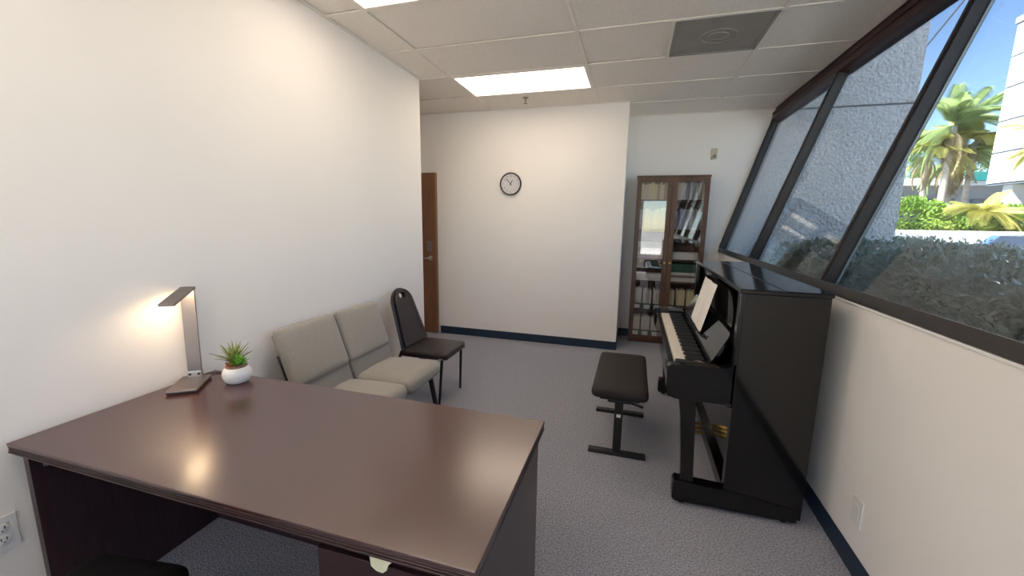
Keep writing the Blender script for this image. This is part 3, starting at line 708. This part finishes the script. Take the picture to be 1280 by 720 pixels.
book_row(lx0, lx1, lz(4), .20, .26, ['book_8', 'book_2', 'book_5'], 'book on the second shelf behind the left bookcase door', 'books on the second left shelf')
book_row(rx0, rx1, lz(4), .20, .26, ['book_8', 'book_7', 'book_5'], 'book on the second shelf behind the right bookcase door', 'books on the second right shelf')
def stack(x0, x1, z, items, label, group):
    for h, m in items:
        o = thing('paper_stack' if m in ('paper', 'mag_white', 'mag_mauve') else 'binder', label, 'papers' if m in ('paper', 'mag_white', 'mag_mauve') else 'binder', (x0+RNG.uniform(0, .012), BY0+.05+RNG.uniform(0, .012), z), 0, group)
        w = x1-x0-.03
        m_ = MB(); 
        k = max(2, int(h/.006)); 
        for i in range(k):
            a, b = RNG.uniform(0, .006), RNG.uniform(0, .006); m_.box((a, b, h*i/k), (w-b, .17-a, h*(i+1)/k-.0004))
        m_.ob('sheets' if m in ('paper', 'mag_white', 'mag_mauve') else 'body', m, o, None)
        z += h+.0006
stack(lx0, lx1, lz(3), [(.045, 'mag_mauve'), (.045, 'mag_white'), (.045, 'mag_mauve'), (.035, 'mag_white'), (.03, 'paper')], 'stack of papers on the middle shelf behind the left bookcase door', 'papers on the middle left shelf')
stack(rx0, rx1, lz(3), [(.055, 'paper'), (.03, 'mag_white')], 'stack of white papers on the middle shelf behind the right bookcase door', 'papers on the middle right shelf')
stack(lx0, lx1, lz(2), [(.035, 'mag_white'), (.045, 'paper')], 'pile of white papers above the file boxes behind the left bookcase door', 'papers on the lower left shelf')
stack(rx0, rx1, lz(2), [(.045, 'paper'), (.035, 'book_5'), (.03, 'paper')], 'pile of white papers above the file boxes behind the right bookcase door', 'papers on the lower right shelf')
stack(rx0, rx1, lz(2)+.113, [(.05, 'book_green'), (.05, 'book_green')], 'dark green binder lying on papers behind the right bookcase door', 'green binders')
def file_row(x0, x1, z, h, nb, mags, lab, group):
    w = (x1-x0)/nb
    for i in range(nb):
        xa = x0+i*w
        t = thing('file_box', 'dark green file box '+lab, 'file box', (xa, BY0+.05, z), 0, 'file boxes '+group)
        bw = w-.006; f = .085
        m_ = MB(); m_.box((0, 0, 0), (bw, .003, f)); m_.box((0, 0, 0), (bw, .17, .003)); m_.box((0, .167, 0), (bw, .17, h*.8))
        for xx in (0, bw-.003): m_.prism([(xx, 0, 0), (xx, .17, 0), (xx, .17, h*.8), (xx, .0, f)], (.003, 0, 0))
        m_.ob('body', 'box_green', t, None)
        MB().box((bw*.2, -.001, .018), (bw*.8, 0, .066)).ob('label', 'paper', t, None)
        x = xa+.006
        while x < xa+bw-.010:
            ww = RNG.uniform(.008, .020); ww = min(ww, xa+bw-.005-x); hh = h*RNG.uniform(.88, 1)
            mg = RNG.choice(mags); o = thing('magazine', 'thin '+COLW[mg]+' magazine in a file box '+lab, 'magazine', (x, BY0+.056, z+.004), 0, 'magazines '+group)
            MB().box((0, 0, 0), (ww-.0012, .004, hh), .0008, 1).ob('spine', mg, o, None); MB().box((.0008, .0042, .002), (ww-.002, .155, hh-.002)).ob('page_block', 'paper', o, None)
            x += ww
file_row(lx0, lx1, lz(1), .275, 3, ['mag_white', 'mag_mauve', 'mag_white'], 'on the lower shelf behind the left bookcase door', 'lower left')
file_row(rx0, rx1, lz(1), .275, 3, ['mag_yellow', 'mag_yellow', 'book_4'], 'on the lower shelf behind the right bookcase door', 'lower right')
file_row(lx0, lx1, lz(0), .265, 3, ['mag_white', 'mag_white', 'book_2', 'mag_yellow'], 'on the bottom shelf behind the left bookcase door', 'bottom left')
file_row(rx0, rx1, lz(0), .265, 3, ['mag_white', 'book_4'], 'on the bottom shelf behind the right bookcase door', 'bottom right')

# ------------------------------------------------------------------ outside: the building itself
o = MB().box((XL-6, -2.8, 3.02), (WT+.20, 6.6, 6.0)).ob('wall_upper_sun_block', 'stucco'); struct(o, 'unseen stucco block added above the office to shade the hedge and pier', 'wall')  # unseen block, sized to keep the sun off hedge and pier
o = MB().box((XL-6, YN-.14, H+.13), (WT+.25, D2+.3, 3.02)).ob('trim_2', 'roof_dark'); struct(o, 'floor slab edge above the windows', 'trim')
pr = sempty('wall_pier', 'grey rough stucco pier standing outside the windows', 'wall', (0, 0, 0))
for z0, z1 in ((-.1, 2.772), (2.792, 4.8), (4.82, 7.2)): MB().box((W+.16, 5.70, z0), (4.79, 6.35, z1), .008).ob('panel', 'stucco', pr, None)
MB().box((W+.18, 5.715, -.1), (4.775, 6.33, 7.15)).ob('joint', 'joint', pr, None)
# ground
o = MB().box((-60, -60, -.4), (120, 120, -.12)).ob('ground', 'asphalt'); struct(o, 'grey asphalt car park outside', 'ground')
o = MB().box((8.6, 8, -.13), (40, 19.9, -.10)).ob('ground_paving', 'pavement'); struct(o, 'pale sunlit paving beyond the hedge', 'ground')

o = MB().box((-10, -16, -.13), (14, -3.0, -.10)).ob('ground_bounce', 'pavement'); struct(o, 'pale paving added to bounce light in through the wall opposite the clock', 'ground')  # unseen pale ground, added to bounce sunlight up to the ceiling

NP = np.random.RandomState(3)
# hedge: leafy block along the window
hx0, hx1, hy0, hy1, hz = 3.62, 5.02, -1.2, 5.56, 1.24
hg_ = thing('hedge', 'dense dark green clipped hedge outside the windows', 'hedge', (0, 0, 0))
MB().cushion((hx0+.08, hy0+.05, -.1), (hx1-.08, hy1-.03, hz-.09), .12, (0, 0, 0), 8).ob('branches', 'hedge_core', hg_)
def hedge_pts(n, x0, x1, ya, ybb, z):
    P = np.empty((n, 3)); Dn = np.empty((n, 3))
    k = int(n*.72)
    P[:k] = np.c_[NP.uniform(x0, x1, k), NP.uniform(ya, ybb, k), np.full(k, z)]; Dn[:k] = (0, 0, 1)
    P[k:] = np.c_[np.full(n-k, x0), NP.uniform(ya, ybb, n-k), z-np.abs(NP.normal(0, .4, n-k))]; Dn[k:] = (-1, 0, .4)
    bump = .035*np.sin(P[:, 0]*5.1+1)*np.sin(P[:, 1]*4.3)+.03*np.sin(P[:, 1]*9.7+P[:, 0]*7)
    P[:k, 2] += bump[:k]; P += NP.normal(0, .028, (n, 3)); return P, Dn+NP.normal(0, .75, (n, 3))
P, Dn = hedge_pts(52000, hx0, hx1, hy0, hy1, hz-.04)
o = link('foliage', leaves_mesh('foliage', P, Dn, NP.uniform(.038, .066, len(P)), NP.uniform(.020, .032, len(P)), 'hedge_leaf'), hg_); o['kind'] = 'stuff'
h2 = thing('hedge', 'end of the clipped hedge running on past the stucco pier', 'hedge', (0, 0, 0))
MB().cushion((5.05, 5.76, -.1), (5.75, 9.4, hz-.07), .12, (0, 0, 0), 8).ob('branches', 'hedge_core', h2)
P, Dn = hedge_pts(9000, 5.02, 5.82, 5.70, 9.5, hz-.03)
o = link('foliage', leaves_mesh('foliage', P, Dn, NP.uniform(.038, .066, len(P)), NP.uniform(.020, .032, len(P)), 'hedge_leaf'), h2); o['kind'] = 'stuff'

# low white planter wall with shrubs
o = tag(MB().box((8.4, 14.8, -.12), (14.4, 15.1, 1.315), .02).box((8.38, 14.74, 1.285), (14.42, 15.16, 1.345), .01).ob('planter_wall', 'ext_white'), 'low white planter wall in front of the bright shrubs', 'wall')
o = tag(MB().box((8.4, 15.1, -.12), (14.4, 19.8, 1.20)).ob('planter_soil', 'soil'), 'raised soil bed behind the low white planter wall', 'ground')
def shrub(name, c, r, n, m, label, group, ls=(.10, .17)):
    t = thing(name, label, 'shrub', (c[0], c[1], c[2]), 0, group)
    V = NP.normal(size=(n, 3)); V /= np.linalg.norm(V, axis=1)[:, None]; V[:, 2] = np.abs(V[:, 2])*1.0
    q = 1+.13*np.sin(V[:, 0]*7+c[0])*np.sin(V[:, 1]*6+c[1])+.10*np.sin(V[:, 2]*9+c[0]*3)
    P = V*np.array(r)*(q*NP.uniform(.80, 1.0, n))[:, None]
    o = link('foliage', leaves_mesh('foliage', P, V+NP.normal(0, .6, (n, 3)), NP.uniform(*ls, n), NP.uniform(ls[0]*.45, ls[1]*.5, n), m), t); o['kind'] = 'stuff'
    MB().cushion((-r[0]*.7, -r[1]*.7, -.02), (r[0]*.7, r[1]*.7, r[2]*.72), min(r)*.5, (0, 0, 0), 6).ob('branches', 'hedge_core', t)
    return t
shrub('shrub', (10.35, 16.2, 1.2), (.85, .8, 1.00), 3200, 'shrub_leaf', 'bright green shrub at the pier end of the planter wall', 'shrubs behind the planter wall')
shrub('shrub', (11.75, 16.5, 1.2), (.85, .8, .72), 2800, 'shrub_leaf', 'low bright green shrub under the yellow cycad', 'shrubs behind the planter wall')
shrub('shrub', (13.2, 16.4, 1.2), (.95, .85, .78), 3000, 'shrub_leaf', 'bright green shrub in front of the white building', 'shrubs behind the planter wall')
shrub('shrub', (11.2, 18.0, 1.2), (1.0, .9, 1.25), 3000, 'shrub_leaf', 'taller green shrub in the second row of the planter', 'shrubs behind the planter wall')
shrub('shrub', (13.6, 17.9, 1.2), (1.1, .9, 1.1), 2600, 'shrub_leaf', 'wide green shrub behind the yellow cycad', 'shrubs behind the planter wall')

def frond_mesh(name, l, m, droop, nl=22, lw=.03, ll=.32, vee=.5):
    V = []; Fc = []
    def c(t): return Vector((l*t*(1-.12*droop*t), 0, l*(.30*t-droop*t*t)))
    n = 10
    for i in range(n+1):
        p = c(i/n); r_ = .016*l/1.5*(1-.8*i/n)
        V += [p+Vector((0, -r_, 0)), p+Vector((0, r_, 0)), p+Vector((0, 0, r_))]
    for i in range(n):
        a = 3*i
        for k in range(3): Fc.append((a+k, a+(k+1) % 3, a+3+(k+1) % 3, a+3+k))
    for i in range(nl):
        t = .12+.86*i/(nl-1); p = c(t); q = ll*math.sin(math.pi*(.12+.80*t))**.7
        for s in (-1, 1):
            d = Vector((.55, s*.8, -vee*.6)).normalized()*q; a = len(V); w = Vector((lw*.5, 0, lw*.25))
            V += [p-w, p+d*.55-w*.9+Vector((0, 0, .02)), p+d+Vector((0, 0, -q*.25)), p+d*.55+w*.9+Vector((0, 0, .02)), p+w]
            Fc.append((a, a+1, a+2, a+3, a+4))
    return MB().mesh(V, Fc).data(name, m, None)
FR = {'palm_green': [frond_mesh('frond', 1.7, 'palm_green', d_, 34, .032, .5) for d_ in (.35, .75, 1.1)], 'palm_yellow': [frond_mesh('frond', 1.7, 'palm_yellow', d_, 34, .032, .5) for d_ in (.35, .75, 1.1)], 'palm_dry': [frond_mesh('dry_frond', 1.6, 'palm_dry', 1.0, 16, .06, .4)]}
def crown(t, z, n, m, e0, e1, sc, nm='frond'):
    for k in range(n):
        e = e0+(e1-e0)*((k*.618) % 1); M = Matrix.Translation((0, 0, z)) @ Matrix.Rotation(k*2.39996, 4, 'Z') @ Matrix.Rotation(-e, 4, 'Y') @ Matrix.Scale(sc*RNG.uniform(.85, 1.1), 4)
        link(nm, RNG.choice(FR[m]), t, M)
def palm(x, y, h, sc, m, label, dry=0, rt=.10, z0=-.12):
    t = thing('palm_tree', label, 'palm tree', (x, y, z0), RNG.uniform(0, 6), 'palm trees beyond the planter')
    prof = []
    for i in range(25): prof.append((rt*(1.25-.35*i/24)*(1.06 if i % 2 else .97), h*i/24))
    MB().lathe(prof, 12).ob('trunk', 'palm_trunk', t)
    crown(t, h-.02, 38, m, R(-25), R(70), sc)
    if dry: crown(t, h-.25, dry, 'palm_dry', R(-65), R(-35), sc*.9, 'dry_frond')
    return t
palm(15.35, 24.0, 6.0, 1.05, 'palm_green', 'tallest green palm tree with a pale trunk', 8, .13)
palm(16.9, 25.2, 5.5, .95, 'palm_yellow', 'yellow green palm tree next to the white building', 4)
palm(15.15, 25.0, 5.0, .90, 'palm_yellow', 'yellow palm tree nearest to the stucco pier', 6)
palm(17.0, 26.5, 4.9, .95, 'palm_green', 'shorter green palm tree with a dry brown skirt', 12, .13)
# cycad-like low palm in the planter
cy = thing('cycad', 'low yellow cycad with arching fronds among the shrubs', 'palm', (11.97, 16.1, 1.2), 0)
MB().lathe([(.16, 0), (.18, .25), (.15, .55), (.06, .68)], 12).ob('trunk', 'trunk', cy)
crown(cy, .66, 34, 'palm_yellow', R(5), R(55), .52)
# near frond at the right, in front of the building
palm(11.25, 13.2, 3.65, .50, 'palm_yellow', 'slim palm tree standing in front of the white building', 0, .09)

# white building across the way: facade panels one by one
wb = thing('white_building', 'white panelled building with an open dark ground floor', 'building', (0, 0, 0))
fx, fy1 = 14.55, 20.3; zs = [3.03, 4.15, 5.27, 6.44, 7.49, 8.60]
MB().box((fx+.04, 9.3, 2.98), (26, fy1-.03, 8.75)).ob('core', 'joint', wb, None)
for i in range(5):
    for j in range(4):
        ya = fy1-2.75*(j+1); MB().box((fx, ya+.012, zs[i]+.032), (fx+.12, ya+2.75-.012, zs[i+1]-.032), .004, 1).ob('facade_panel', 'ext_white', wb, None)
    for j in range(4): MB().box((fx+.12+2.75*j, fy1-.10, zs[i]+.032), (fx+.12+2.75*(j+1)-.02, fy1, zs[i+1]-.032), .004, 1).ob('facade_panel', 'ext_white', wb, None)
MB().box((fx-.05, 9.2, 8.60), (26, fy1+.05, 8.82), .01).ob('parapet', 'ext_grey', wb, None)
MB().box((fx+2.2, 9.6, -.12), (25.5, fy1-1.0, 2.98)).ob('ground_floor', 'ext_grey', wb, None)
for j in range(3): MB().box((fx+.2, fy1-.9-4.4*j, -.12), (fx+.6, fy1-.5-4.4*j, 2.98), .01).ob('column', 'ext_white', wb, None)
# distant low building with a teal fascia
lb = thing('low_building', 'low white building with a teal sign band behind the palms', 'building', (0, 0, 0))
MB().box((9, 30, -.12), (24, 38, 3.75)).ob('wall', 'ext_grey', lb, None); MB().box((8.8, 29.7, 3.75), (24.2, 38.2, 4.15), .02).ob('fascia', 'ext_white', lb, None)
MB().box((19.5, 29.6, 3.98), (20.5, 29.72, 4.46), .02).ob('sign_band', 'teal', lb, None)
for k in range(6): MB().box((10+2*k, 29.95, 1.2), (11.3+2*k, 30.02, 3.0), .01).ob('window', 'car_glass', lb, None)
# background trees
def tree(x, y, h, r, label):
    t = thing('broadleaf_tree', label, 'tree', (x, y, -.12), 0, 'trees behind the palms'); n = 3600
    MB().tube([(0, 0, 0), (.05, .02, h*.35), (0, .05, h*.6)], [.16, .12, .08], 8).ob('trunk', 'trunk', t)
    V = NP.normal(size=(n, 3)); V /= np.linalg.norm(V, axis=1)[:, None]
    q = 1+.22*np.sin(V[:, 0]*5+x)*np.sin(V[:, 2]*6+y)
    P = V*np.array([r, r, h*.36])*(q*NP.uniform(.45, 1.0, n)**.5)[:, None]+np.array([0, 0, h*.64])
    o = link('foliage', leaves_mesh('foliage', P, V+NP.normal(0, .8, (n, 3)), NP.uniform(.16, .30, n), NP.uniform(.09, .16, n), 'tree_leaf'), t); o['kind'] = 'stuff'
tree(21.9, 42.0, 8.4, 2.3, 'dark green tree behind the palms near the pier')
tree(27.2, 42.5, 8.2, 2.3, 'dark green tree behind the palms near the white building')
tree(10.1, 18.7, 3.4, .8, 'small green tree at the end of the planter near the pier')

# power line
t = thing('power_line', 'thin overhead cable crossing the sky beside the pier', 'cable', (0, 0, 0))
MB().tube([(11.2, 22.0, 6.0), (13.85, 22.0, 10.3), (16.5, 22.0, 14.6)], .03, 6).ob('cable', 'slot', t)

# parked car just showing over the hedge
ca = thing('parked_car', 'blue parked car just beyond the hedge', 'car', (10.3, 11.2, -.12), R(20))
body = [(-2.1, .35), (-2.1, .75), (-1.9, .92), (-1.0, .98), (-.45, 1.40), (.75, 1.42), (1.45, 1.02), (2.0, .92), (2.15, .7), (2.15, .35)]
MB().prism([(x, -.85, z) for x, z in body], (0, 1.7, 0)).ob('body', 'car_paint', ca)
for s in (-.853, .845): MB().prism([(x, s, z) for x, z in ((-.85, 1.0), (-.42, 1.34), (.70, 1.36), (1.2, 1.02))], (0, .008, 0)).ob('side_window', 'car_glass', ca, None)
MB().prism([(-.97, -.72, 1.0), (-.47, -.66, 1.39), (-.47, .66, 1.39), (-.97, .72, 1.0)], (-.012, 0, .01)).ob('windscreen', 'car_glass', ca, None)
for x in (-1.35, 1.35):
    for s in (-1, 1): MB().cyl((x, s*.66, .33), (x, s*.87, .33), .33, .33, 24).ob('wheel', 'tyre', ca)
